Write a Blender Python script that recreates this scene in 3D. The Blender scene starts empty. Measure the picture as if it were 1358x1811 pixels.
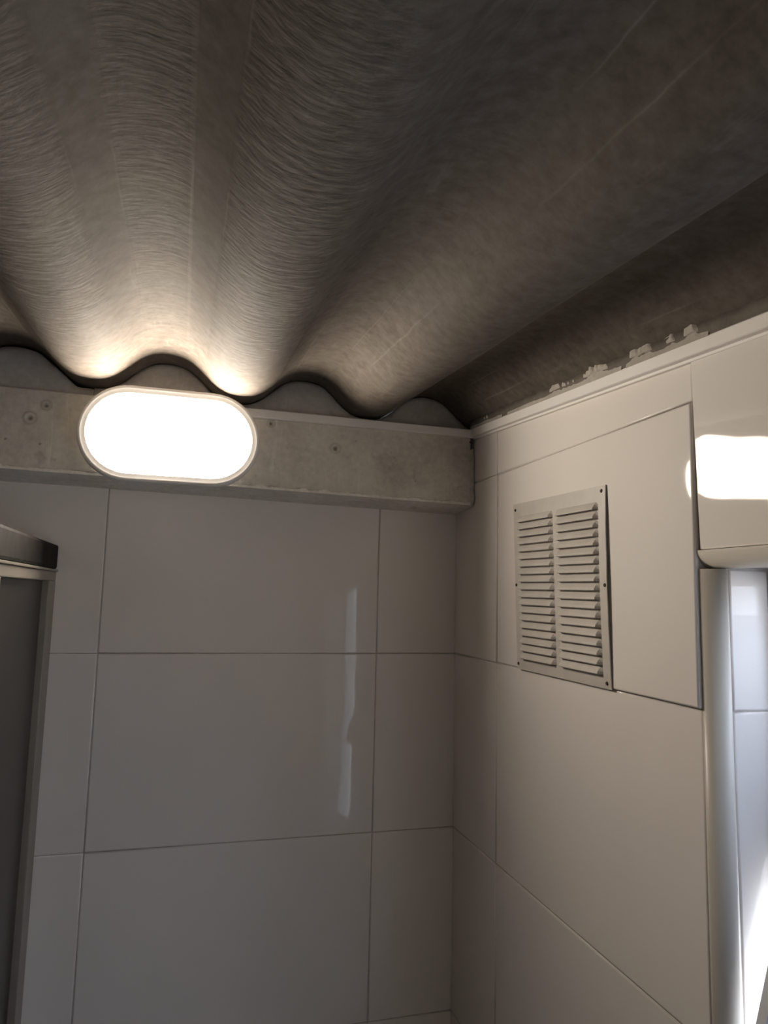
import bpy, bmesh, math, random
from mathutils import Vector, Matrix, noise
random.seed(7)
S = bpy.context.scene
COL = S.collection
PI = math.pi

# ------------------------------------------------------------------ camera
F_PX = 1242.3
YAW, PITCH, ROLL = 0.2770, 0.1194, 0.0231
CAM = Vector((-0.4015, -1.0061, 0.0832))
fw = Vector((math.sin(YAW)*math.cos(PITCH), math.cos(YAW)*math.cos(PITCH), math.sin(PITCH)))
r0 = Vector((math.cos(YAW), -math.sin(YAW), 0)); u0 = r0.cross(fw)
rt = math.cos(ROLL)*r0 + math.sin(ROLL)*u0
up = -math.sin(ROLL)*r0 + math.cos(ROLL)*u0
cd = bpy.data.cameras.new('camera'); cam = bpy.data.objects.new('camera', cd); COL.objects.link(cam)
cam.matrix_world = Matrix(((rt.x, up.x, -fw.x, CAM.x), (rt.y, up.y, -fw.y, CAM.y), (rt.z, up.z, -fw.z, CAM.z), (0, 0, 0, 1)))
cd.sensor_fit = 'VERTICAL'; cd.sensor_height = 24.0; cd.lens = 24.0*F_PX/1811.0
cd.clip_start = 0.01; cd.clip_end = 50
S.camera = cam

# ------------------------------------------------------------------ sky and exposure
w = bpy.data.worlds.new('sky'); S.world = w; w.use_nodes = True
bg = w.node_tree.nodes['Background']
_n = w.node_tree.nodes; _l = w.node_tree.links
_tc = _n.new('ShaderNodeTexCoord'); _sp = _n.new('ShaderNodeSeparateXYZ'); _cr = _n.new('ShaderNodeValToRGB'); _mr = _n.new('ShaderNodeMapRange')
_mr.inputs['From Min'].default_value = -1; _mr.inputs['From Max'].default_value = 1
_l.new(_tc.outputs['Generated'], _sp.inputs[0]); _l.new(_sp.outputs[2], _mr.inputs[0]); _l.new(_mr.outputs[0], _cr.inputs[0]); _l.new(_cr.outputs[0], bg.inputs[0])
_cr.color_ramp.elements[0].position = 0.47; _cr.color_ramp.elements[0].color = (0.55, 0.56, 0.57, 1)      # ground below the horizon
_cr.color_ramp.elements[1].position = 0.53; _cr.color_ramp.elements[1].color = (0.72, 0.82, 1.0, 1)       # overcast sky
bg.inputs[1].default_value = 5.8
S.view_settings.view_transform = 'Standard'; S.view_settings.look = 'None'
S.view_settings.exposure = 1.18; S.view_settings.gamma = 1.0; S.view_settings.use_curve_mapping = False
LAMP_STRENGTH = 24.0
LAMP_COLOUR = (1.0, 0.88, 0.73, 1)

# ------------------------------------------------------------------ materials
def mat(name):
    m = bpy.data.materials.new(name); m.use_nodes = True
    nt = m.node_tree; return m, nt, nt.nodes['Principled BSDF']
def N(nt, typ, **kw):
    n = nt.nodes.new(typ)
    for k, v in kw.items():
        if k in n.inputs.keys(): n.inputs[k].default_value = v
        else: setattr(n, k, v)
    return n
def coords(nt, scale=(1, 1, 1), kind='Object'):
    tc = N(nt, 'ShaderNodeTexCoord'); mp = N(nt, 'ShaderNodeMapping'); mp.inputs['Scale'].default_value = scale
    nt.links.new(tc.outputs[kind], mp.inputs['Vector']); return mp.outputs['Vector']
def ramp(nt, fac, stops):
    r = N(nt, 'ShaderNodeValToRGB'); e = r.color_ramp.elements
    while len(e) < len(stops): e.new(0.5)
    for i, (p, c) in enumerate(stops):
        e[i].position = p; e[i].color = (c[0], c[1], c[2], 1) if not isinstance(c, (int, float)) else (c, c, c, 1)
    nt.links.new(fac, r.inputs['Fac']); return r.outputs['Color']
def mixc(nt, fac, a, b, mode='MIX'):
    m = N(nt, 'ShaderNodeMix', data_type='RGBA', blend_type=mode)
    for s, v in ((m.inputs[0], fac), (m.inputs[6], a), (m.inputs[7], b)):
        if hasattr(v, 'is_linked'): nt.links.new(v, s)
        elif isinstance(v, (int, float)): s.default_value = v
        else: s.default_value = (v[0], v[1], v[2], 1)
    return m.outputs[2]
def math_(nt, op, a, b=None):
    m = N(nt, 'ShaderNodeMath', operation=op)
    for s, v in ((m.inputs[0], a), (m.inputs[1], b)):
        if v is None: continue
        if hasattr(v, 'is_linked'): nt.links.new(v, s)
        else: s.default_value = v
    return m.outputs[0]
def noise_(nt, vec, scale, detail=4, rough=0.55):
    n = N(nt, 'ShaderNodeTexNoise'); n.inputs['Scale'].default_value = scale
    n.inputs['Detail'].default_value = detail; n.inputs['Roughness'].default_value = rough
    nt.links.new(vec, n.inputs['Vector']); return n.outputs['Fac']
def bump(nt, b, height, strength, dist):
    n = N(nt, 'ShaderNodeBump'); n.inputs['Strength'].default_value = strength; n.inputs['Distance'].default_value = dist
    nt.links.new(height, n.inputs['Height']); nt.links.new(n.outputs['Normal'], b.inputs['Normal']); return n
def plain(name, col, rough=0.5, metal=0.0, var=0.08, scale=30, bumpy=0.0, spec=0.5):
    m, nt, b = mat(name)
    v = coords(nt); f = noise_(nt, v, scale)
    c = ramp(nt, f, [(0.3, [k*(1-var) for k in col]), (0.7, [min(1, k*(1+var)) for k in col])])
    nt.links.new(c, b.inputs['Base Color'])
    b.inputs['Roughness'].default_value = rough; b.inputs['Metallic'].default_value = metal
    b.inputs['Specular IOR Level'].default_value = spec
    if bumpy: bump(nt, b, f, bumpy, 0.002)
    return m

def tile_material():
    m, nt, b = mat('glazed_white_tile')
    v = coords(nt, kind='Object')
    info = N(nt, 'ShaderNodeObjectInfo')
    add = N(nt, 'ShaderNodeVectorMath', operation='ADD'); nt.links.new(v, add.inputs[0]); nt.links.new(info.outputs['Location'], add.inputs[1])
    f = noise_(nt, add.outputs[0], 5, 2)
    c = ramp(nt, f, [(0.3, (0.83, 0.785, 0.745)), (0.7, (0.87, 0.82, 0.78))])
    nt.links.new(c, b.inputs['Base Color'])
    b.inputs['Roughness'].default_value = 0.035; b.inputs['IOR'].default_value = 1.275
    f2 = noise_(nt, add.outputs[0], 9, 2)
    bump(nt, b, f2, 0.22, 0.0016)
    return m
M_TILE = tile_material()
M_GROUT = plain('grout', (0.50, 0.465, 0.43), 0.85, var=0.18, scale=60, bumpy=0.3)
M_PLAIN = plain('painted_plaster', (0.87, 0.83, 0.785), 0.7)
M_FLOOR = plain('floor_screed', (0.50, 0.47, 0.44), 0.6)
M_PVC = plain('white_plastic_trim', (0.88, 0.845, 0.815), 0.38, var=0.03, scale=14)
M_TRIM = plain('beige_edge_trim', (0.60, 0.565, 0.51), 0.35, var=0.03, scale=14)
M_VENT = plain('enamelled_sheet_steel', (0.60, 0.565, 0.52), 0.42, var=0.06, scale=40)
M_SLOT_SHADE = plain('painted_slot_shade', (0.022, 0.02, 0.019), 0.9, var=0.2)  # near-black colour painting the shade inside the duct
M_SCREW = plain('rusted_screw', (0.06, 0.045, 0.035), 0.6, 0.4, var=0.3, scale=300)
M_BEZEL = plain('white_lamp_plastic', (0.80, 0.79, 0.77), 0.6, var=0.01, spec=0.2)
M_RAIL = plain('dark_grey_rail', (0.014, 0.012, 0.0115), 0.75, 0.0, var=0.45, scale=55, bumpy=0.15, spec=0.15)
M_ALU = plain('pale_aluminium', (0.30, 0.275, 0.24), 0.38, 0.35, var=0.06, scale=20)
M_PANEL = plain('smoky_acrylic', (0.030, 0.026, 0.025), 0.3, 0.0, var=0.15, scale=12, spec=0.3)
M_WFRAME = plain('white_window_metal', (0.72, 0.74, 0.77), 0.4, var=0.03)

def lamp_material():
    m, nt, b = mat('lit_lamp_diffuser')
    b.inputs['Base Color'].default_value = (0.85, 0.84, 0.82, 1); b.inputs['Roughness'].default_value = 0.4
    b.inputs['Emission Color'].default_value = LAMP_COLOUR; b.inputs['Emission Strength'].default_value = LAMP_STRENGTH
    return m
M_LAMP = lamp_material()

def frosted():
    m, nt, b = mat('frosted_glass')
    b.inputs['Base Color'].default_value = (0.82, 0.86, 0.92, 1); b.inputs['Roughness'].default_value = 0.25
    tr = N(nt, 'ShaderNodeBsdfTranslucent'); tr.inputs['Color'].default_value = (0.20, 0.23, 0.29, 1)
    mx = N(nt, 'ShaderNodeMixShader'); mx.inputs[0].default_value = 0.72
    nt.links.new(b.outputs[0], mx.inputs[1]); nt.links.new(tr.outputs[0], mx.inputs[2])
    nt.links.new(mx.outputs[0], nt.nodes['Material Output'].inputs['Surface'])
    f = noise_(nt, coords(nt), 160, 3); bump(nt, b, f, 0.3, 0.001)
    return m
M_FROST = frosted()
def clear_glass():
    m, nt, b = mat('clear_glass')
    b.inputs['Roughness'].default_value = 0.02; b.inputs['Base Color'].default_value = (0.8, 0.85, 0.85, 1)
    tr = N(nt, 'ShaderNodeBsdfTransparent'); tr.inputs['Color'].default_value = (0.93, 0.96, 0.97, 1)
    mx = N(nt, 'ShaderNodeMixShader'); mx.inputs[0].default_value = 0.94
    nt.links.new(b.outputs[0], mx.inputs[1]); nt.links.new(tr.outputs[0], mx.inputs[2])
    nt.links.new(mx.outputs[0], nt.nodes['Material Output'].inputs['Surface'])
    return m
M_CLEAR = clear_glass()

def roof_material():
    m, nt, b = mat('fibre_cement_sheet')
    v = coords(nt)
    sx = N(nt, 'ShaderNodeSeparateXYZ'); nt.links.new(v, sx.inputs[0])
    x, y = sx.outputs[0], sx.outputs[1]
    big = noise_(nt, v, 7, 5, 0.6); fine = noise_(nt, v, 90, 5, 0.65)
    col = ramp(nt, big, [(0.25, (0.076, 0.060, 0.050)), (0.5, (0.108, 0.089, 0.074)), (0.78, (0.146, 0.124, 0.106))])
    col = mixc(nt, 0.35, col, ramp(nt, fine, [(0.3, (0.055, 0.047, 0.040)), (0.7, (0.205, 0.184, 0.164))]))
    # pale fibre scratches
    mp = N(nt, 'ShaderNodeMapping'); mp.inputs['Scale'].default_value = (34, 5, 1); mp.inputs['Rotation'].default_value = (0, 0, 0.25)
    nt.links.new(v, mp.inputs['Vector'])
    scr = noise_(nt, mp.outputs[0], 2.2, 6, 0.6)
    col = mixc(nt, ramp(nt, scr, [(0.62, 0.0), (0.76, 0.30)]), col, (0.24, 0.22, 0.20))
    # distance to nearest crest, for the smooth mould bands on the flanks
    ph = math_(nt, 'DIVIDE', math_(nt, 'ADD', x, 0.072), 0.18)
    d = math_(nt, 'ABSOLUTE', math_(nt, 'SUBTRACT', ph, math_(nt, 'ROUND', ph)))      # 0 at crest .5 in trough
    bd = math_(nt, 'ABSOLUTE', math_(nt, 'SUBTRACT', d, 0.19))
    band = ramp(nt, bd, [(0.055, 0.0), (0.072, 1.0)])                                   # 0 inside band
    wob = math_(nt, 'MULTIPLY', math_(nt, 'SUBTRACT', noise_(nt, v, 30, 3), 0.5), 0.02)
    ed = math_(nt, 'ABSOLUTE', math_(nt, 'SUBTRACT', math_(nt, 'ADD', bd, wob), 0.062))
    line = ramp(nt, ed, [(0.0, 1.0), (0.005, 0.0)])
    brk = ramp(nt, noise_(nt, v, 6, 2), [(0.52, 0.0), (0.66, 0.28)])
    col = mixc(nt, math_(nt, 'MULTIPLY', line, brk), col, (0.32, 0.30, 0.27))
    nt.links.new(col, b.inputs['Base Color'])
    b.inputs['Roughness'].default_value = 0.8; b.inputs['Specular IOR Level'].default_value = 0.12
    # felt wrinkles run across the wave
    mp2 = N(nt, 'ShaderNodeMapping'); mp2.inputs['Scale'].default_value = (70, 200, 60)
    nt.links.new(v, mp2.inputs['Vector'])
    ds = N(nt, 'ShaderNodeVectorMath', operation='ADD')
    nw = N(nt, 'ShaderNodeTexNoise'); nw.inputs['Scale'].default_value = 22; nt.links.new(v, nw.inputs['Vector'])
    sc = N(nt, 'ShaderNodeVectorMath', operation='SCALE'); sc.inputs['Scale'].default_value = 2.6; nt.links.new(nw.outputs['Color'], sc.inputs[0])
    nt.links.new(mp2.outputs[0], ds.inputs[0]); nt.links.new(sc.outputs[0], ds.inputs[1])
    wr = noise_(nt, ds.outputs[0], 1.0, 3, 0.5)
    side = ramp(nt, x_map(nt, x, -0.29, -0.20), [(0.0, 1.0), (1.0, 0.25)])
    wr = math_(nt, 'MULTIPLY', math_(nt, 'MULTIPLY', wr, math_(nt, 'ADD', math_(nt, 'MULTIPLY', band, 0.85), 0.15)), side)
    h = math_(nt, 'ADD', wr, math_(nt, 'MULTIPLY', fine, 0.22))
    h = math_(nt, 'ADD', h, math_(nt, 'MULTIPLY', band, 0.35))
    bump(nt, b, h, 0.36, 0.0014)
    return m
def x_map(nt, x, a, c):
    n = N(nt, 'ShaderNodeMapRange'); n.inputs['From Min'].default_value = a; n.inputs['From Max'].default_value = c
    nt.links.new(x, n.inputs['Value']); return n.outputs[0]
M_ROOF = roof_material()

def concrete(name, base, dirt=0.5):
    m, nt, b = mat(name)
    v = coords(nt)
    big = noise_(nt, v, 9, 5, 0.6); fine = noise_(nt, v, 130, 4, 0.65); mid = noise_(nt, v, 34, 4, 0.6)
    col = ramp(nt, big, [(0.3, [k*0.68 for k in base]), (0.52, base), (0.72, [min(0.9, k*1.2) for k in base])])
    col = mixc(nt, ramp(nt, mid, [(0.28, dirt), (0.42, 0.0)]), col, [k*0.5 for k in base])
    col = mixc(nt, 0.25, col, ramp(nt, fine, [(0.3, [k*0.6 for k in base]), (0.7, [k*1.35 for k in base])]))
    mp = N(nt, 'ShaderNodeMapping'); mp.inputs['Scale'].default_value = (120, 20, 9); nt.links.new(v, mp.inputs['Vector'])
    st = noise_(nt, mp.outputs[0], 1.0, 3, 0.6)
    col = mixc(nt, ramp(nt, st, [(0.6, 0.0), (0.75, 0.35)]), col, [min(1, k*1.5) for k in base])
    nt.links.new(col, b.inputs['Base Color']); b.inputs['Roughness'].default_value = 0.85
    b.inputs['Specular IOR Level'].default_value = 0.25
    ra = N(nt, 'ShaderNodeAttribute'); ra.attribute_name = 'pit_tone'  # per-vertex mask: darker pit centres, fainter ring round the larger pits
    col = mixc(nt, ra.outputs['Fac'], col, (0.07, 0.055, 0.045))
    nt.links.new(col, b.inputs['Base Color'])
    h = math_(nt, 'ADD', math_(nt, 'MULTIPLY', fine, 0.5), math_(nt, 'MULTIPLY', st, 0.5))
    bump(nt, b, h, 0.5, 0.002)
    return m
M_BEAM = concrete('cast_concrete', (0.66, 0.625, 0.565))
M_MORTAR = concrete('grey_mortar', (0.52, 0.495, 0.465), 0.35)
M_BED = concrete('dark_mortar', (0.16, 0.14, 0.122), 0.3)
M_FLAKE = concrete('grey_white_plaster', (0.46, 0.425, 0.375), 0.35)
M_CHIP = concrete('white_plaster_flakes', (0.82, 0.79, 0.73), 0.2)
M_PAINT = concrete('flaking_white_paint', (0.84, 0.80, 0.75), 0.45)

# ------------------------------------------------------------------ helpers
def obj(name, me, m=None, parent=None, loc=None):
    o = bpy.data.objects.new(name, me); COL.objects.link(o)
    if m is not None and me is not None and not me.materials: me.materials.append(m)
    if parent is not None: o.parent = parent
    if loc is not None: o.location = loc
    return o
def mesh(name, vs, fs, smooth=False):
    me = bpy.data.meshes.new(name); me.from_pydata(vs, [], fs); me.update()
    if smooth:
        for p in me.polygons: p.use_smooth = True
    return me
def fin(name, bm, smooth=False):
    bmesh.ops.recalc_face_normals(bm, faces=bm.faces)
    me = bpy.data.meshes.new(name); bm.to_mesh(me); bm.free()
    if smooth:
        for p in me.polygons: p.use_smooth = True
    return me
def add_box(bm, a, b):
    xs, ys, zs = sorted((a[0], b[0])), sorted((a[1], b[1])), sorted((a[2], b[2]))
    v = [bm.verts.new((x, y, z)) for x in xs for y in ys for z in zs]
    for f in ((0, 1, 3, 2), (4, 6, 7, 5), (0, 4, 5, 1), (2, 3, 7, 6), (0, 2, 6, 4), (1, 5, 7, 3)):
        bm.faces.new([v[i] for i in f])
def box(name, boxes, m, parent=None, bevel=0.0, seg=2):
    bm = bmesh.new()
    for a, b in boxes: add_box(bm, a, b)
    if bevel:
        bmesh.ops.bevel(bm, geom=list(bm.edges), offset=bevel, segments=seg, profile=0.6, affect='EDGES')
    return obj(name, fin(name, bm), m, parent)
def extrude(name, prof, fn, ts, m, parent=None, smooth=False, caps=True):
    """sweep a closed profile: fn(p, t) -> xyz"""
    bm = bmesh.new(); rings = [[bm.verts.new(fn(p, t)) for p in prof] for t in ts]
    n = len(prof)
    for a, b in zip(rings, rings[1:]):
        for i in range(n): bm.faces.new((a[i], a[(i+1) % n], b[(i+1) % n], b[i]))
    if caps: bm.faces.new(rings[0]); bm.faces.new(rings[-1])
    return obj(name, fin(name, bm, smooth), m, parent)
def empty(name, loc):
    o = bpy.data.objects.new(name, None); COL.objects.link(o); o.location = loc; o.empty_display_size = 0.05
    return o
def tag(o, label=None, cat=None, group=None, kind=None):
    if label: o['label'] = label
    if cat: o['category'] = cat
    if group: o['group'] = group
    if kind: o['kind'] = kind
    return o
def nz(x, y, z=0.0, s=1.0): return noise.noise(Vector((x*s, y*s, z*s)))

# tile: rounded-edge slab given as a quad in wall coordinates
_tm = {}
def inset(poly, d):
    out = []; n = len(poly)
    for i in range(n):
        p0, p1, p2 = Vector(poly[i-1]), Vector(poly[i]), Vector(poly[(i+1) % n])
        e1 = (p1-p0).normalized(); e2 = (p2-p1).normalized()
        n1 = Vector((-e1.y, e1.x)); n2 = Vector((-e2.y, e2.x))
        k = d/(1+n1.dot(n2)); out.append(p1+(n1+n2)*k)
    return out
def tile(parent, wall, poly, tilt=None, lift=0.0):
    """poly counter-clockwise seen from the room as (u, v); u runs to the right in view"""
    g = 0.0006
    poly = inset([Vector(p) for p in poly], g)
    c = Vector((sum(p.x for p in poly)/4, sum(p.y for p in poly)/4))
    loc = [p-c for p in poly]
    key = (wall,)+tuple(round(k, 4) for p in loc for k in p)
    def P(p, d):   # d: towards the room is positive
        return {'back': (p.x, -d, p.y), 'right': (-d, -p.x, p.y), 'reveal': (p.x, -d, p.y)}[wall]
    if key not in _tm:
        rings = [(0.0, -0.0075), (0.0, -0.0013), (0.0006, -0.0004), (0.0016, 0.0)]
        vs = []
        for ins, d in rings: vs += [P(q, d) for q in inset(loc, ins)]
        fs = [(12, 13, 14, 15), (3, 2, 1, 0)]
        for k in range(3):
            for i in range(4):
                j = (i+1) % 4; fs.append((4*k+i, 4*k+j, 4*k+4+j, 4*k+4+i))
        me = mesh('tile', vs, fs)
        for p in me.polygons: p.use_smooth = p.index >= 6
        _tm[key] = me
    o = obj('tile', _tm[key], M_TILE, parent)
    o.location = {'back': (c.x, 0, c.y), 'right': (-lift, -c.x, c.y), 'reveal': (c.x, REVEAL_Y, c.y)}[wall]
    t = tilt or (random.uniform(-.0012, .0012), random.uniform(-.0012, .0012))
    if wall == 'right': o.rotation_euler = (0, t[1], t[0])
    else: o.rotation_euler = (t[1], 0, t[0])
    return o

# ------------------------------------------------------------------ room dimensions
H, W = 0.25, 0.3804
XL, YF, ZF = -1.05, -1.32, -1.50
B = 0.0741                       # beam depth
REVEAL_Y = -0.543
WIN_Y1, WIN_T, WIN_B = -1.00, 0.111, -0.52
RT = 0.015                       # radius of rounded edge trim
X_GLASS = 0.082
def zbeam_bot(x): return 0.2170 - 0.0165*x
def zbeam_top(x): return 0.3255 - 0.0030*x
def zroof(x, y):
    c = math.cos(2*PI*(x+0.072)/0.18)
    c = c - 0.06*math.cos(6*PI*(x+0.072)/0.18)
    return 0.3515 - 0.02*x + 0.0235*c*0.98 + 0.066*(y+B)
def ztrim_bot(y): return 0.3134 + 0.0660*(y+0.068)

# ------------------------------------------------------------------ setting
wall_back = box('wall_back', [((XL, 0.0016, ZF), (0.0016, 0.12, 0.52))], M_GROUT)
tag(wall_back, 'tiled back wall under the concrete beam', kind='structure')
_ya, _yb = REVEAL_Y+RT, WIN_Y1-RT
wall_right = box('wall_right', [
    ((0.0016, 0.12, ZF), (X_GLASS, _ya, 0.52)),
    ((0.0085, _ya, WIN_T+RT), (X_GLASS, _yb, 0.52)), ((RT, _ya, WIN_T+0.0016), (X_GLASS, _yb, WIN_T+RT)),
    ((0.0016, _ya, ZF), (X_GLASS, _yb, WIN_B-RT)), ((RT, _ya, WIN_B-RT), (X_GLASS, _yb, WIN_B)),
    ((RT, _ya, WIN_B), (X_GLASS, REVEAL_Y+0.0016, WIN_T+0.0016)), ((RT, WIN_Y1, WIN_B), (X_GLASS, _yb, WIN_T+0.0016)),
    ((0.0016, _yb, ZF), (X_GLASS, YF, 0.52))], M_GROUT)
tag(wall_right, 'tiled right wall with vent and window opening', kind='structure')
wall_left = tag(box('wall_left', [((XL-0.1, 0.12, ZF), (XL, YF, 0.52))], M_PLAIN), kind='structure')
wall_front = tag(box('wall_front', [((XL-0.1, YF, ZF), (X_GLASS, YF-0.1, 0.52))], M_PLAIN), kind='structure')
floor = tag(box('floor', [((XL-0.1, 0.12, ZF-0.1), (X_GLASS, YF-0.1, ZF))], M_FLOOR), kind='structure')

# corrugated roof sheet
def build_roof():
    nx, ny = 260, 90; t = 0.006
    xs = [XL + (0.0015-XL)*i/nx for i in range(nx+1)]; ys = [0.0 + (YF-0.0)*(j/ny)**1.25 for j in range(ny+1)]
    vs, fs = [], []
    for lay in (0, t):
        for y in ys:
            for x in xs:
                vs.append((x, y, zroof(x, y) + lay + 0.0010*nz(x, y, 0, 9) + 0.0003*nz(x, y, 3, 40)))
    n = (nx+1)*(ny+1)
    I = lambda i, j: j*(nx+1)+i
    for j in range(ny):
        for i in range(nx):
            q = (I(i, j), I(i+1, j), I(i+1, j+1), I(i, j+1))
            fs.append(q); fs.append(tuple(k+n for k in reversed(q)))
    for i in range(nx):
        fs.append((I(i, 0), I(i, 0)+n, I(i+1, 0)+n, I(i+1, 0))); fs.append((I(i, ny), I(i+1, ny), I(i+1, ny)+n, I(i, ny)+n))
    for j in range(ny):
        fs.append((I(0, j), I(0, j+1), I(0, j+1)+n, I(0, j)+n)); fs.append((I(nx, j), I(nx, j)+n, I(nx, j+1)+n, I(nx, j+1)))
    return obj('ceiling', mesh('ceiling', vs, fs, True), M_ROOF)
ceiling = tag(build_roof(), 'corrugated grey fibre cement roof sheet overhead', kind='structure')

# ------------------------------------------------------------------ tiles
def q(u0, v0, u1, v1): return [(u0, v0), (u1, v0), (u1, v1), (u0, v1)]
ucuts = [0.003, -0.1220]
while ucuts[-1] > XL: ucuts.append(max(XL, ucuts[-1]-W))
for a, b_ in zip(ucuts[1:], ucuts):
    for k in range(-6, 1):
        tile(wall_back, 'back', q(a, k*H, b_, min((k+1)*H, 0.232)))
rc = [0.0, 0.1475, 0.1475+W]
for a, b_ in zip(rc, rc[1:]):
    for k in range(-6, 1): tile(wall_right, 'right', q(a, k*H, b_, (k+1)*H), *(((-0.0105, 0.001), 0.0011) if a > 0.1 and k == 0 else ()))
    ta, tb = ztrim_bot(-a)+0.004, ztrim_bot(-b_)+0.004
    tile(wall_right, 'right', [(a, H), (b_, H), (b_, tb), (a, ta)])
e0 = 0.1475+W
# above window
tile(wall_right, 'right', [(e0+0.0005, WIN_T+RT), (e0+W, WIN_T+RT), (e0+W, ztrim_bot(-e0-W)+0.004), (e0+0.0005, ztrim_bot(-e0)+0.004)], tilt=(-0.011, -0.024), lift=0.0030)
w1 = -WIN_Y1+RT
tile(wall_right, 'right', [(e0+W, WIN_T+RT), (w1, WIN_T+RT), (w1, ztrim_bot(-w1)+0.004), (e0+W, ztrim_bot(-e0-W)+0.004)])
for k in range(-6, -2):                                   # below window
    tile(wall_right, 'right', q(e0, k*H, e0+W, min((k+1)*H, WIN_B-RT)))
    tile(wall_right, 'right', q(e0+W, k*H, w1, min((k+1)*H, WIN_B-RT)))
u = w1
while u < -YF-0.01:                                       # beyond window
    n_ = min(u+W, -YF)
    for k in range(-6, 1): tile(wall_right, 'right', q(u, k*H, n_, (k+1)*H if k < 0 else min(H, ztrim_bot(-n_)-0.003)))
    u = n_
for z0, z1 in ((0.0, WIN_T), (-H, 0.0), (WIN_B, -H)):     # window jamb
    tile(wall_right, 'reveal', q(RT+0.001, z0, 0.0545, z1))

# ------------------------------------------------------------------ beam
def build_beam():
    x0, x1 = XL, -0.0015
    nx, nz_ = 620, 62
    pits = [(-0.2081, 0.2837, 0.0056), (-0.2976, 0.3105, 0.0042), (-0.5742, 0.3083, 0.0048), (-0.5914, 0.2909, 0.0060), (-0.6168, 0.2625, 0.0022),
            (-0.1226, 0.2768, 0.0020), (-0.1285, 0.2837, 0.0015), (-0.091, 0.2459, 0.0022), (-0.1788, 0.2965, 0.0016), (-0.5782, 0.2594, 0.0018),
            (-0.1513, 0.2387, 0.0014), (-0.56, 0.240, 0.0016), (-0.245, 0.300, 0.0015), (-0.06, 0.262, 0.0016)]
    vs, fs, mi = [], [], []
    def front(x, s):
        zb = zbeam_bot(x) + 0.0012*nz(x, 0, 5, 90) + 0.0012*nz(x, 0, 8, 30); zt = zbeam_top(x)
        z = zb + (zt-zb)*s
        d = 0.0010*nz(x, 0, z, 25) + 0.0006*nz(x, 0, z, 90)
        for px, pz, r in pits:
            rr = math.hypot(x-px, z-pz)/r
            if rr < 1.8: d += -0.0050*math.exp(-(rr*2.4)**2)*min(1, r/0.003) + 0.0011*math.exp(-((rr-1.0)*4)**2)*min(1, r/0.004)
        edge = max(0, 1-s*16); d -= edge*edge*0.004*(0.6+nz(x, 2, 0, 60))
        er = max(0, 1+(x)/0.010); d -= er*er*0.004*(0.5+nz(z, 4, 0, 90))
        return (x, -B - d, z)
    xs = [x0+(x1-x0)*i/nx for i in range(nx+1)]
    for j in range(nz_+1):
        for x in xs: vs.append(front(x, j/nz_))
    I = lambda i, j: j*(nx+1)+i
    for j in range(nz_):
        for i in range(nx):
            x = xs[i]; z = vs[I(i, j)][2]
            if x > -0.0095+0.002*nz(z, 0, 0, 200) and 0.298+0.002*nz(x, 1, 0, 300) < z: continue
            fs.append((I(i, j), I(i+1, j), I(i+1, j+1), I(i, j+1))); mi.append(0)
    base = len(vs); nb = 14
    for k in range(1, nb+1):
        for x in xs:
            t = k/nb
            vs.append((x, -B + 0.003 + (B-0.003+0.001)*t, (zbeam_bot(x)-0.0005)*(1-t) + (0.2105-0.0165*x)*t + 0.0009*nz(x*0.4, t, 0, 26)))
    J = lambda i, k: I(i, 0) if k == 0 else base+(k-1)*(nx+1)+i
    for k in range(nb):
        for i in range(nx): fs.append((J(i+1, k), J(i, k), J(i, k+1), J(i+1, k+1))); mi.append(1)
    # top
    t0 = len(vs)
    for x in xs: vs.append((x, 0.001, zbeam_top(x)))
    for i in range(nx): fs.append((I(i, nz_), I(i+1, nz_), t0+i+1, t0+i)); mi.append(0)
    me = mesh('beam_body', vs, fs, True)
    me.materials.append(M_BEAM); me.materials.append(M_PAINT)
    for p, m in zip(me.polygons, mi): p.material_index = m
    at = me.attributes.new('pit_tone', 'FLOAT', 'POINT')
    val = [0.0]*len(vs)
    for j in range(nz_+1):
        for i in range(nx+1):
            x, _, z = vs[I(i, j)]
            for px, pz, r in pits:
                if abs(x-px) < 0.012 and abs(z-pz) < 0.012:
                    rr = math.hypot(x-px, z-pz)/r
                    val[I(i, j)] = max(val[I(i, j)], 0.85*math.exp(-(rr*2.2)**2), 0.30*math.exp(-((rr-1.25)*4)**2) if r > 0.004 else 0)
    at.data.foreach_set('value', val)
    return me
beam = empty('concrete_beam', (-0.65, 0, 0.22))
tag(beam, 'rough bare grey concrete beam across the top of the back wall, behind the lamp', 'beam')
def child(o, root):
    o.parent = root; o.matrix_parent_inverse = Matrix.Translation(root.location).inverted(); return o
body = child(obj('beam_body', build_beam()), beam)

# ragged white flakes along the beam's lower front edge
def flakes_edge():
    bm = bmesh.new(); n = 520
    prev = None
    for i in range(n+1):
        x = -0.75 + 0.742*i/n
        zb = zbeam_bot(x) + 0.0006
        up_ = 0.0016 + 0.0036*max(0, nz(x, 3, 0, 70)+0.2) + 0.0018*nz(x, 9, 0, 220)
        on = nz(x, 7, 1, 22) > -0.28
        cur = None
        if on:
            pts = [(x, -B-0.0005, zb+up_), (x, -B-0.0016, zb+up_*0.5), (x, -B-0.0016, zb-0.0016), (x, -B+0.004, zb-0.0025)]
            cur = [bm.verts.new(p) for p in pts]
            if prev:
                for k in range(3): bm.faces.new((prev[k], cur[k], cur[k+1], prev[k+1]))
        prev = cur
    return fin('paint_edge', bm, False)
child(obj('paint_edge', flakes_edge(), M_CHIP), beam)['label'] = 'ragged white paint edge'

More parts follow.
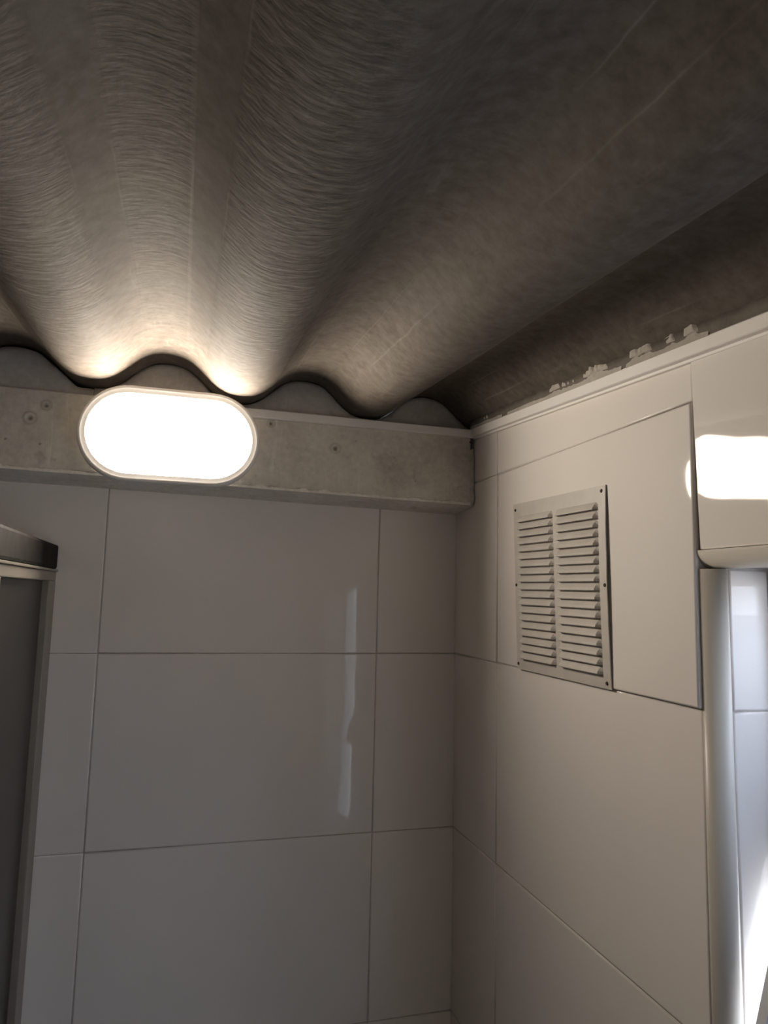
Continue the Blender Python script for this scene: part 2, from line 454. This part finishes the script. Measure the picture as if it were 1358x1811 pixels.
# mortar plugs in the wave gaps above the beam
def mortar(cx, yfront, gap, lean=0.0):
    hw = 0.09; nx, nzv = 60, 10
    cols = []
    for i in range(nx+1):
        x = cx-hw+2*hw*i/nx
        if x > -0.002: continue
        zt = zroof(x, yfront) - gap*(0.8+0.5*nz(x, 0, 3, 60)); zb = zbeam_top(x)-0.006
        if zt > zb+0.001: cols.append((x, zb, zt))
    vs, fs = [], []
    m = nzv+2
    for x, zb, zt in cols:
        for j in range(nzv+1):
            s = j/nzv; z = zb+(zt-zb)*s
            vs.append((x, yfront + lean*s + 0.004*(s**4) - 0.0016*nz(x, 0, z, 28) - 0.0008*nz(x, 1, z, 80), z))
        vs.append((x, yfront+0.045, zt))
    for a in range(len(cols)-1):
        for j in range(nzv+1):
            fs.append((a*m+j, (a+1)*m+j, (a+1)*m+j+1, a*m+j+1))
    return child(obj('mortar_plug', mesh('mortar_plug', vs, fs, True), M_MORTAR), beam)
mortar(-0.072, -0.060, 0.0020)
mortar(-0.252, -0.066, 0.0016)
mortar(-0.432, -0.064, 0.0016)
mortar(-0.612, -0.068, 0.0050)
for k in (4, 5, 6): mortar(-0.072-0.18*k, -0.066, 0.003)

# ------------------------------------------------------------------ plastic strips
prof = [(0, 0), (0.0050, 0), (0.0062, 0.0010), (0.0062, 0.0106), (0.0050, 0.0118), (-0.008, 0.0118), (-0.008, 0.0106), (0, 0.0106)]
t1 = extrude('trim_1', prof, lambda p, x: (x, -B-0.0005-p[0], 0.3146-0.0048*x+p[1]), [-0.345, -0.2, -0.004], M_PVC)
tag(t1, 'white plastic strip along the top of the concrete beam', kind='structure')
prof2 = [(0, 0.0), (0.0038, 0.0), (0.0042, 0.0004), (0.0042, 0.0026), (0.0098, 0.0026), (0.0106, 0.0034), (0.0106, 0.0136), (0.0096, 0.0146), (0.0, 0.0146)]
t2 = extrude('trim_2', prof2, lambda p, y: (-p[0], y, ztrim_bot(y)+p[1]), [-0.0760, -0.6, YF], M_PVC)
tag(t2, 'white plastic strip along the top of the right wall', kind='structure')

# mortar flakes squeezed out above the right strip
def residue(y0, y1, hmax, seed):
    bm = bmesh.new(); n = max(6, int((y0-y1)/0.0016)); prev = None
    for i in range(n+1):
        t = i/n; y = y0+(y1-y0)*t
        env = 0.36*math.sin(PI*t)**0.9
        h = hmax*env*max(0.10, 0.55+0.85*nz(y, seed, 0, 55)+0.5*nz(y, seed, 2, 190))
        off = 0.0008*nz(y, seed, 5, 120)
        x0 = -0.0100; zb = ztrim_bot(y)+0.0138
        pts = [(x0-0.0008, y, zb-0.0004)]
        for f_, d_ in ((0.30, 0.0046), (0.7, 0.0044), (1.0, 0.0026), (1.06, -0.0008)):
            x = x0-h*1.9*f_; pts.append((x, y, min(zroof(x, y)-d_+off, 9)))
        cur = [bm.verts.new(p) for p in pts]
        if prev:
            for k in range(4): bm.faces.new((prev[k], cur[k], cur[k+1], prev[k+1]))
        prev = cur
    o = obj('mortar_residue', fin('mortar_residue', bm), M_FLAKE, t2); return o
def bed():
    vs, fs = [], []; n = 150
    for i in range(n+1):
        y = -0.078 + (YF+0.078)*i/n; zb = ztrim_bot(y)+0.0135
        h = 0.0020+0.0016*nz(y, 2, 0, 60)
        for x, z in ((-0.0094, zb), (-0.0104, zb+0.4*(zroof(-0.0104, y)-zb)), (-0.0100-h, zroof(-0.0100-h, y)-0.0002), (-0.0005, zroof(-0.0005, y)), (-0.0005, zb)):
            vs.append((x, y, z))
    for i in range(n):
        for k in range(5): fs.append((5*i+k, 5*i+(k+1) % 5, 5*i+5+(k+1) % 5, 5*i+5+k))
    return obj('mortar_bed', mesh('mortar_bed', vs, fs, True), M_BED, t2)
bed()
for args in ((-0.365, -0.445, 0.0075, 1.3), (-0.300, -0.372, 0.0045, 4.1), (-0.452, -0.505, 0.0062, 2.2), (-0.505, -0.560, 0.0058, 7.7),
             (-0.115, -0.150, 0.0032, 5.2), (-0.150, -0.185, 0.0016, 9.4), (-0.20, -0.30, 0.0014, 3.3), (-0.078, -0.115, 0.0016, 6.6)):
    residue(*args)

# rounded edge trims of window opening
def quarter(name, fn, ts, label):
    pr = [(0.0, 0.0)] + [(RT*(1-math.cos(a)), RT*math.sin(a)) for a in [PI/2*i/10 for i in range(11)]]
    # corner piece: (depth into wall, along the wall)
    pr = [(RT*(1-math.sin(a)), RT*(1-math.cos(a))) for a in [PI/2*i/10 for i in range(11)]]
    prf = [(p[0], p[1]) for p in pr] + [(RT, RT*0.0)]
    return tag(extrude(name, prf, fn, ts, M_TRIM, None, False), label, kind='structure')
def smooth_curved(o):
    for p in o.data.polygons: p.use_smooth = len(p.vertices) == 4
    for e in o.data.edges: pass
def jamb(name, y_face, sgn, z0, z1, label):
    # quarter round from the wall face (x=0) to the jamb face
    arc = [(RT-RT*math.cos(a), RT*math.sin(a)) for a in [PI/2*i/12 for i in range(13)]]   # (x, away from opening edge .. )
    prf = [(x, y_face + sgn*(RT-s)) if False else (x, s) for x, s in arc]
    pts = [(RT-RT*math.sin(a), RT-RT*math.cos(a)) for a in [PI/2*i/12 for i in range(13)]]   # a=0:(RT,0) jamb side ; a=90:(0,RT) wall side
    pts.append((RT, RT))
    bm = bmesh.new()
    rings = [[bm.verts.new((x+0.0002, y_face+sgn*s, z)) for x, s in pts] for z in (z0, z1)]
    n = len(pts)
    for i in range(n):
        f = bm.faces.new((rings[0][i], rings[0][(i+1) % n], rings[1][(i+1) % n], rings[1][i])); f.smooth = i < n-2
    bm.faces.new(rings[0]); bm.faces.new(rings[1])
    bmesh.ops.recalc_face_normals(bm, faces=bm.faces)
    me = bpy.data.meshes.new(name); bm.to_mesh(me); bm.free()
    return tag(obj(name, me, M_TRIM), label, kind='structure')
jamb('trim_3', REVEAL_Y, 1, WIN_B, WIN_T, 'rounded vertical edge strip of the window opening')
jamb('trim_5', WIN_Y1, -1, WIN_B, WIN_T, 'rounded vertical edge strip on the near side of the window opening')
def lintel(name, zf, sgn, label):
    pts = [(RT-RT*math.sin(a), RT-RT*math.cos(a)) for a in [PI/2*i/12 for i in range(13)]] + [(RT, RT)]
    bm = bmesh.new()
    rings = [[bm.verts.new((x-0.0008, y, zf+sgn*s)) for x, s in pts] for y in (REVEAL_Y+RT, WIN_Y1-RT)]
    n = len(pts)
    for i in range(n):
        f = bm.faces.new((rings[0][i], rings[0][(i+1) % n], rings[1][(i+1) % n], rings[1][i])); f.smooth = i < n-2
    bm.faces.new(rings[0]); bm.faces.new(rings[1])
    bmesh.ops.recalc_face_normals(bm, faces=bm.faces)
    me = bpy.data.meshes.new(name); bm.to_mesh(me); bm.free()
    return tag(obj(name, me, M_TRIM), label, kind='structure')
lintel('trim_4', WIN_T, 1, 'rounded horizontal edge strip over the window opening')
lintel('trim_6', WIN_B, -1, 'rounded horizontal edge strip under the window opening')

# ------------------------------------------------------------------ window
YN = -0.978
YS = -0.700
YM = -0.915                        # mullion between the tilting pane and the clear light
win = box('window_1', [((0.056, REVEAL_Y, WIN_T), (0.080, REVEAL_Y-0.014, WIN_B)), ((0.056, WIN_Y1+0.014, WIN_T), (0.080, WIN_Y1, WIN_B)),
                       ((0.056, REVEAL_Y-0.014, WIN_T), (0.080, WIN_Y1+0.014, WIN_T-0.012)), ((0.056, REVEAL_Y-0.014, WIN_B+0.012), (0.080, WIN_Y1+0.014, WIN_B)),
                       ((0.070, YM, WIN_T-0.012), (0.078, YM-0.008, WIN_B+0.012)),
                       ((0.056, REVEAL_Y-0.014, -0.290), (0.080, YS, -0.302)), ((0.070, YS, -0.290), (0.078, YM, -0.302)),
                       ((0.070, YS, WIN_T-0.012), (0.078, YS-0.008, -0.290))], M_WFRAME)
tag(win, 'white framed window with tilted frosted pane', kind='structure')
TA = math.atan(0.33); zc = -0.095; xc = 0.046+0.33*(zc+0.129)
# YS: the tilting pane ends here; a fixed frosted pane follows
ya, yb = REVEAL_Y-0.016, YS+0.004
sash = box('sash', [((-0.006, ya, -0.175), (0.006, ya-0.008, 0.175)), ((-0.006, yb+0.008, -0.175), (0.006, yb, 0.175)),
                    ((-0.006, ya-0.008, -0.175), (0.006, yb+0.008, -0.165)), ((-0.006, ya-0.008, 0.165), (0.006, yb+0.008, 0.175))], M_WFRAME, win)
sash.location = (xc, 0, zc); sash.rotation_euler = (0, TA, 0)
box('glass_pane', [((-0.002, ya-0.0078, -0.1652), (0.002, yb+0.0078, 0.1652))], M_FROST, sash)
box('glass_pane', [((0.072, REVEAL_Y-0.0135, -0.3015), (0.076, YM-0.0005, WIN_B+0.0115))], M_FROST, win)
box('glass_pane', [((0.072, YS-0.0078, WIN_T-0.0122), (0.076, YM-0.0002, -0.2902))], M_FROST, win)
box('glass_pane', [((0.072, YM-0.0078, WIN_T-0.0122), (0.076, YN-0.0002, WIN_B+0.0122))], M_CLEAR, win)

# ------------------------------------------------------------------ lamp
def stadium(hw, hh, n=20):
    pts = []
    c = hw-hh
    for i in range(n+1):
        a = -PI/2+PI*i/n; pts.append((c+hh*math.cos(a), hh*math.sin(a)))
    for i in range(n+1):
        a = PI/2+PI*i/n; pts.append((-c+hh*math.cos(a), hh*math.sin(a)))
    return pts
LX, LZ, LHW, LHH = -0.4239, 0.2750, 0.1096, 0.0604
def loft(name, prof, m, parent, cap_end=True, cap_start=False):
    bm = bmesh.new(); rings = []
    for ins, y in prof:
        rings.append([bm.verts.new((x, y, z)) for x, z in stadium(LHW-ins, LHH-ins)])
    n = len(rings[0])
    for a, b_ in zip(rings, rings[1:]):
        for i in range(n): bm.faces.new((a[i], a[(i+1) % n], b_[(i+1) % n], b_[i])).smooth = True
    if cap_end: bm.faces.new(rings[-1]).smooth = True
    if cap_start: bm.faces.new(rings[0])
    bmesh.ops.recalc_face_normals(bm, faces=bm.faces)
    me = bpy.data.meshes.new(name); bm.to_mesh(me); bm.free()
    o = obj(name, me, m, parent); return o
lamp = empty('bulkhead_light', (LX, -B, LZ))
tag(lamp, 'lit white oval bulkhead lamp with plain plastic rim fixed to the concrete beam', 'lamp')
loft('housing', [(0.016, 0.0), (0.014, -0.004), (0.012, -0.024)], M_BEZEL, lamp, True, True)
loft('bezel', [(0.012, -0.020), (0.0025, -0.022), (0.0003, -0.0235), (0.0, -0.0255), (0.0, -0.0315), (0.0006, -0.0342), (0.0020, -0.0357), (0.0034, -0.0360), (0.0046, -0.0358), (0.0060, -0.0354), (0.0092, -0.0353), (0.0102, -0.0352), (0.0103, -0.030)], M_BEZEL, lamp, False, False)
loft('diffuser', [(0.0104, -0.030), (0.0105, -0.0348), (0.0116, -0.0352), (0.0206, -0.0358), (0.030, -0.0376), (0.040, -0.0389), (0.050, -0.0394)], M_LAMP, lamp)

# ------------------------------------------------------------------ vent grille on the right wall
vent = empty('vent_grille', (-0.0018, -0.31, 0.10))
tag(vent, 'square cream louvred metal ventilation grille screwed to the right tiled wall', 'vent')
TLc, TRc, BRc, BLc = (0.2034, 0.2019), (0.4048, 0.1980), (0.4105, -0.0003), (0.2150, 0.0)
def vmap(a, b_):     # a 0..1 left to right, b 0..1 bottom to top -> (u = -Y, z)
    lo = (BLc[0]+(BRc[0]-BLc[0])*a, BLc[1]+(BRc[1]-BLc[1])*a); hi = (TLc[0]+(TRc[0]-TLc[0])*a, TLc[1]+(TRc[1]-TLc[1])*a)
    return lo[0]+(hi[0]-lo[0])*b_, lo[1]+(hi[1]-lo[1])*b_
def vd(a, b_):       # how far the sheet stands off the wall (bowed free on its right edge)
    return 0.0016 + 0.0019*max(0, a-0.55)/0.45*math.sin(PI*min(1, max(0, b_)))**0.7 + 0.0003*nz(a, b_, 0, 7)
def vp(a, b_, d=0.0):
    u_, z = vmap(a, b_); return (-(vd(a, b_)+d), -u_+0.31, z-0.10)
NL = 19
colsA = ((0.068, 0.482), (0.530, 0.938))
pitch = (0.1768-0.0140)/(NL-1)/0.2
b_first = 0.0700
slots = []
def bl(k): return b_first+k*pitch        # lower lip of louver k
SH = 0.0024/0.2
def plate():
    bm = bmesh.new()
    avals = [0.0, 0.035, colsA[0][0], 0.16, 0.27, 0.38, colsA[0][1], colsA[1][0], 0.63, 0.735, 0.84, colsA[1][1], 0.97, 1.0]
    bvals = [0.0, 0.03]
    for k in range(NL): bvals += [bl(k)-SH*0.15, bl(k)+SH]
    bvals += [0.965, 1.0]
    g = {}
    def V(i, j, d=0.0):
        if (i, j, d) not in g: g[(i, j, d)] = bm.verts.new(vp(avals[i], bvals[j], d))
        return g[(i, j, d)]
    for i in range(len(avals)-1):
        for j in range(len(bvals)-1):
            ac = (avals[i]+avals[i+1])/2
            slot = (j >= 2 and j % 2 == 0 and j < len(bvals)-3) and any(c0 < ac < c1 for c0, c1 in colsA)
            if slot: continue
            bm.faces.new((V(i, j), V(i+1, j), V(i+1, j+1), V(i, j+1)))
    na, nb = len(avals)-1, len(bvals)-1
    rim = [(i, 0) for i in range(na)]+[(na, j) for j in range(nb)]+[(i, nb) for i in range(na, 0, -1)]+[(0, j) for j in range(nb, 0, -1)]
    for p, q_ in zip(rim, rim[1:]+rim[:1]): bm.faces.new((V(*p), V(*q_), V(*q_, -0.0010), V(*p, -0.0010)))
    return fin('plate', bm)
obj('plate', plate(), M_VENT, vent)
bk = bmesh.new()
f = [bk.verts.new((-(0.0006), vp(a, b_)[1], vp(a, b_)[2])) for a, b_ in ((0.03, 0.03), (0.97, 0.03), (0.97, 0.97), (0.03, 0.97))]
g_ = [bk.verts.new((-(0.0014), vp(a, b_)[1], vp(a, b_)[2])) for a, b_ in ((0.03, 0.03), (0.97, 0.03), (0.97, 0.97), (0.03, 0.97))]
bk.faces.new(g_); bk.faces.new(f)
for i in range(4): bk.faces.new((f[i], f[(i+1) % 4], g_[(i+1) % 4], g_[i]))
obj('slot_shade_sheet', fin('slot_shade_sheet', bk), M_SLOT_SHADE, vent)  # added flat sheet, its dark colour stands in for shade behind the louver slots
def louver(c0, c1, k):
    lo, hi = bl(k), bl(k)+pitch*0.80
    OUT = 0.0048; e = 0.017
    na = 6
    vs, fs = [], []
    As = [c0+e*0.35] + [c0+e+(c1-c0-2*e)*i/(na-2) for i in range(na-1)] + [c1-e*0.35]
    rows = [(hi, 0.0), (hi-(hi-lo)*0.35, 0.42), (hi-(hi-lo)*0.75, 0.86), (lo, 1.0), (lo-0.004, 0.93)]
    nA = len(As)
    for r, (b_, s) in enumerate(rows):
        for i, a in enumerate(As):
            end = i in (0, nA-1)
            aa = (c0 if i == 0 else c1) if end else a
            vs.append(vp(aa, b_, 0.0 if end else OUT*s + 0.0001))
    for r in range(len(rows)-1):
        for i in range(nA-1):
            fs.append((r*nA+i, (r+1)*nA+i, (r+1)*nA+i+1, r*nA+i+1))
    return obj('louver', mesh('louver', vs, fs), M_VENT, vent)
for c0, c1 in colsA:
    for k in range(NL): louver(c0, c1, k)
for a, b_ in ((0.026, 0.962), (0.968, 0.972), (0.016, 0.50), (0.985, 0.50), (0.018, 0.031), (0.966, 0.027)):
    bm = bmesh.new()
    bmesh.ops.create_cone(bm, cap_ends=True, segments=12, radius1=0.0021, radius2=0.0013, depth=0.0012, matrix=Matrix.Rotation(-PI/2, 4, 'Y'))
    o = obj('screw', fin('screw', bm), M_SCREW, vent); o.location = vp(a, b_, 0.0005)

# ------------------------------------------------------------------ shower screen on the left
XS = -0.5586
scr = empty('shower_screen', (XS, -0.0, ZF))
tag(scr, 'smoky panelled shower screen with dark top rail standing against the back wall at left', 'shower screen')
def sbox(name, boxes, m, parent=scr, bevel=0.0012):
    bx_ = [((a[0]-XS, a[1], a[2]-ZF), (b_[0]-XS, b_[1], b_[2]-ZF)) for a, b_ in boxes]
    return box(name, bx_, m, parent, bevel)
rail = sbox('top_rail', [((XS-0.044, -0.003, 0.1085), (XS, -0.95, 0.1400))], M_RAIL, bevel=0.0035)
sbox('rail_lip', [((XS-0.040, -0.0015, 0.1052), (XS+0.0012, -0.95, 0.1080))], M_ALU, rail, 0.0006)
sbox('head_bar', [((XS-0.036, -0.0025, 0.0930), (XS-0.0008, -0.95, 0.1050))], M_ALU)
sbox('stile', [((XS-0.036, -0.0025, ZF+0.03), (XS-0.0008, -0.046, 0.0930))], M_ALU)
sbox('stile', [((XS-0.036, -0.293, ZF+0.03), (XS-0.0008, -0.338, 0.0930))], M_ALU)
sbox('stile', [((XS-0.036, -0.905, ZF+0.03), (XS-0.0008, -0.95, 0.0930))], M_ALU)
sbox('sill_bar', [((XS-0.040, -0.0025, ZF), (XS, -0.95, ZF+0.03))], M_ALU)
def spanel(y0, y1):
    return sbox('panel', [((XS-0.013, y0, ZF+0.03), (XS-0.009, y1, 0.0930))], M_PANEL, bevel=0.0)
spanel(-0.046, -0.293); spanel(-0.338, -0.905)
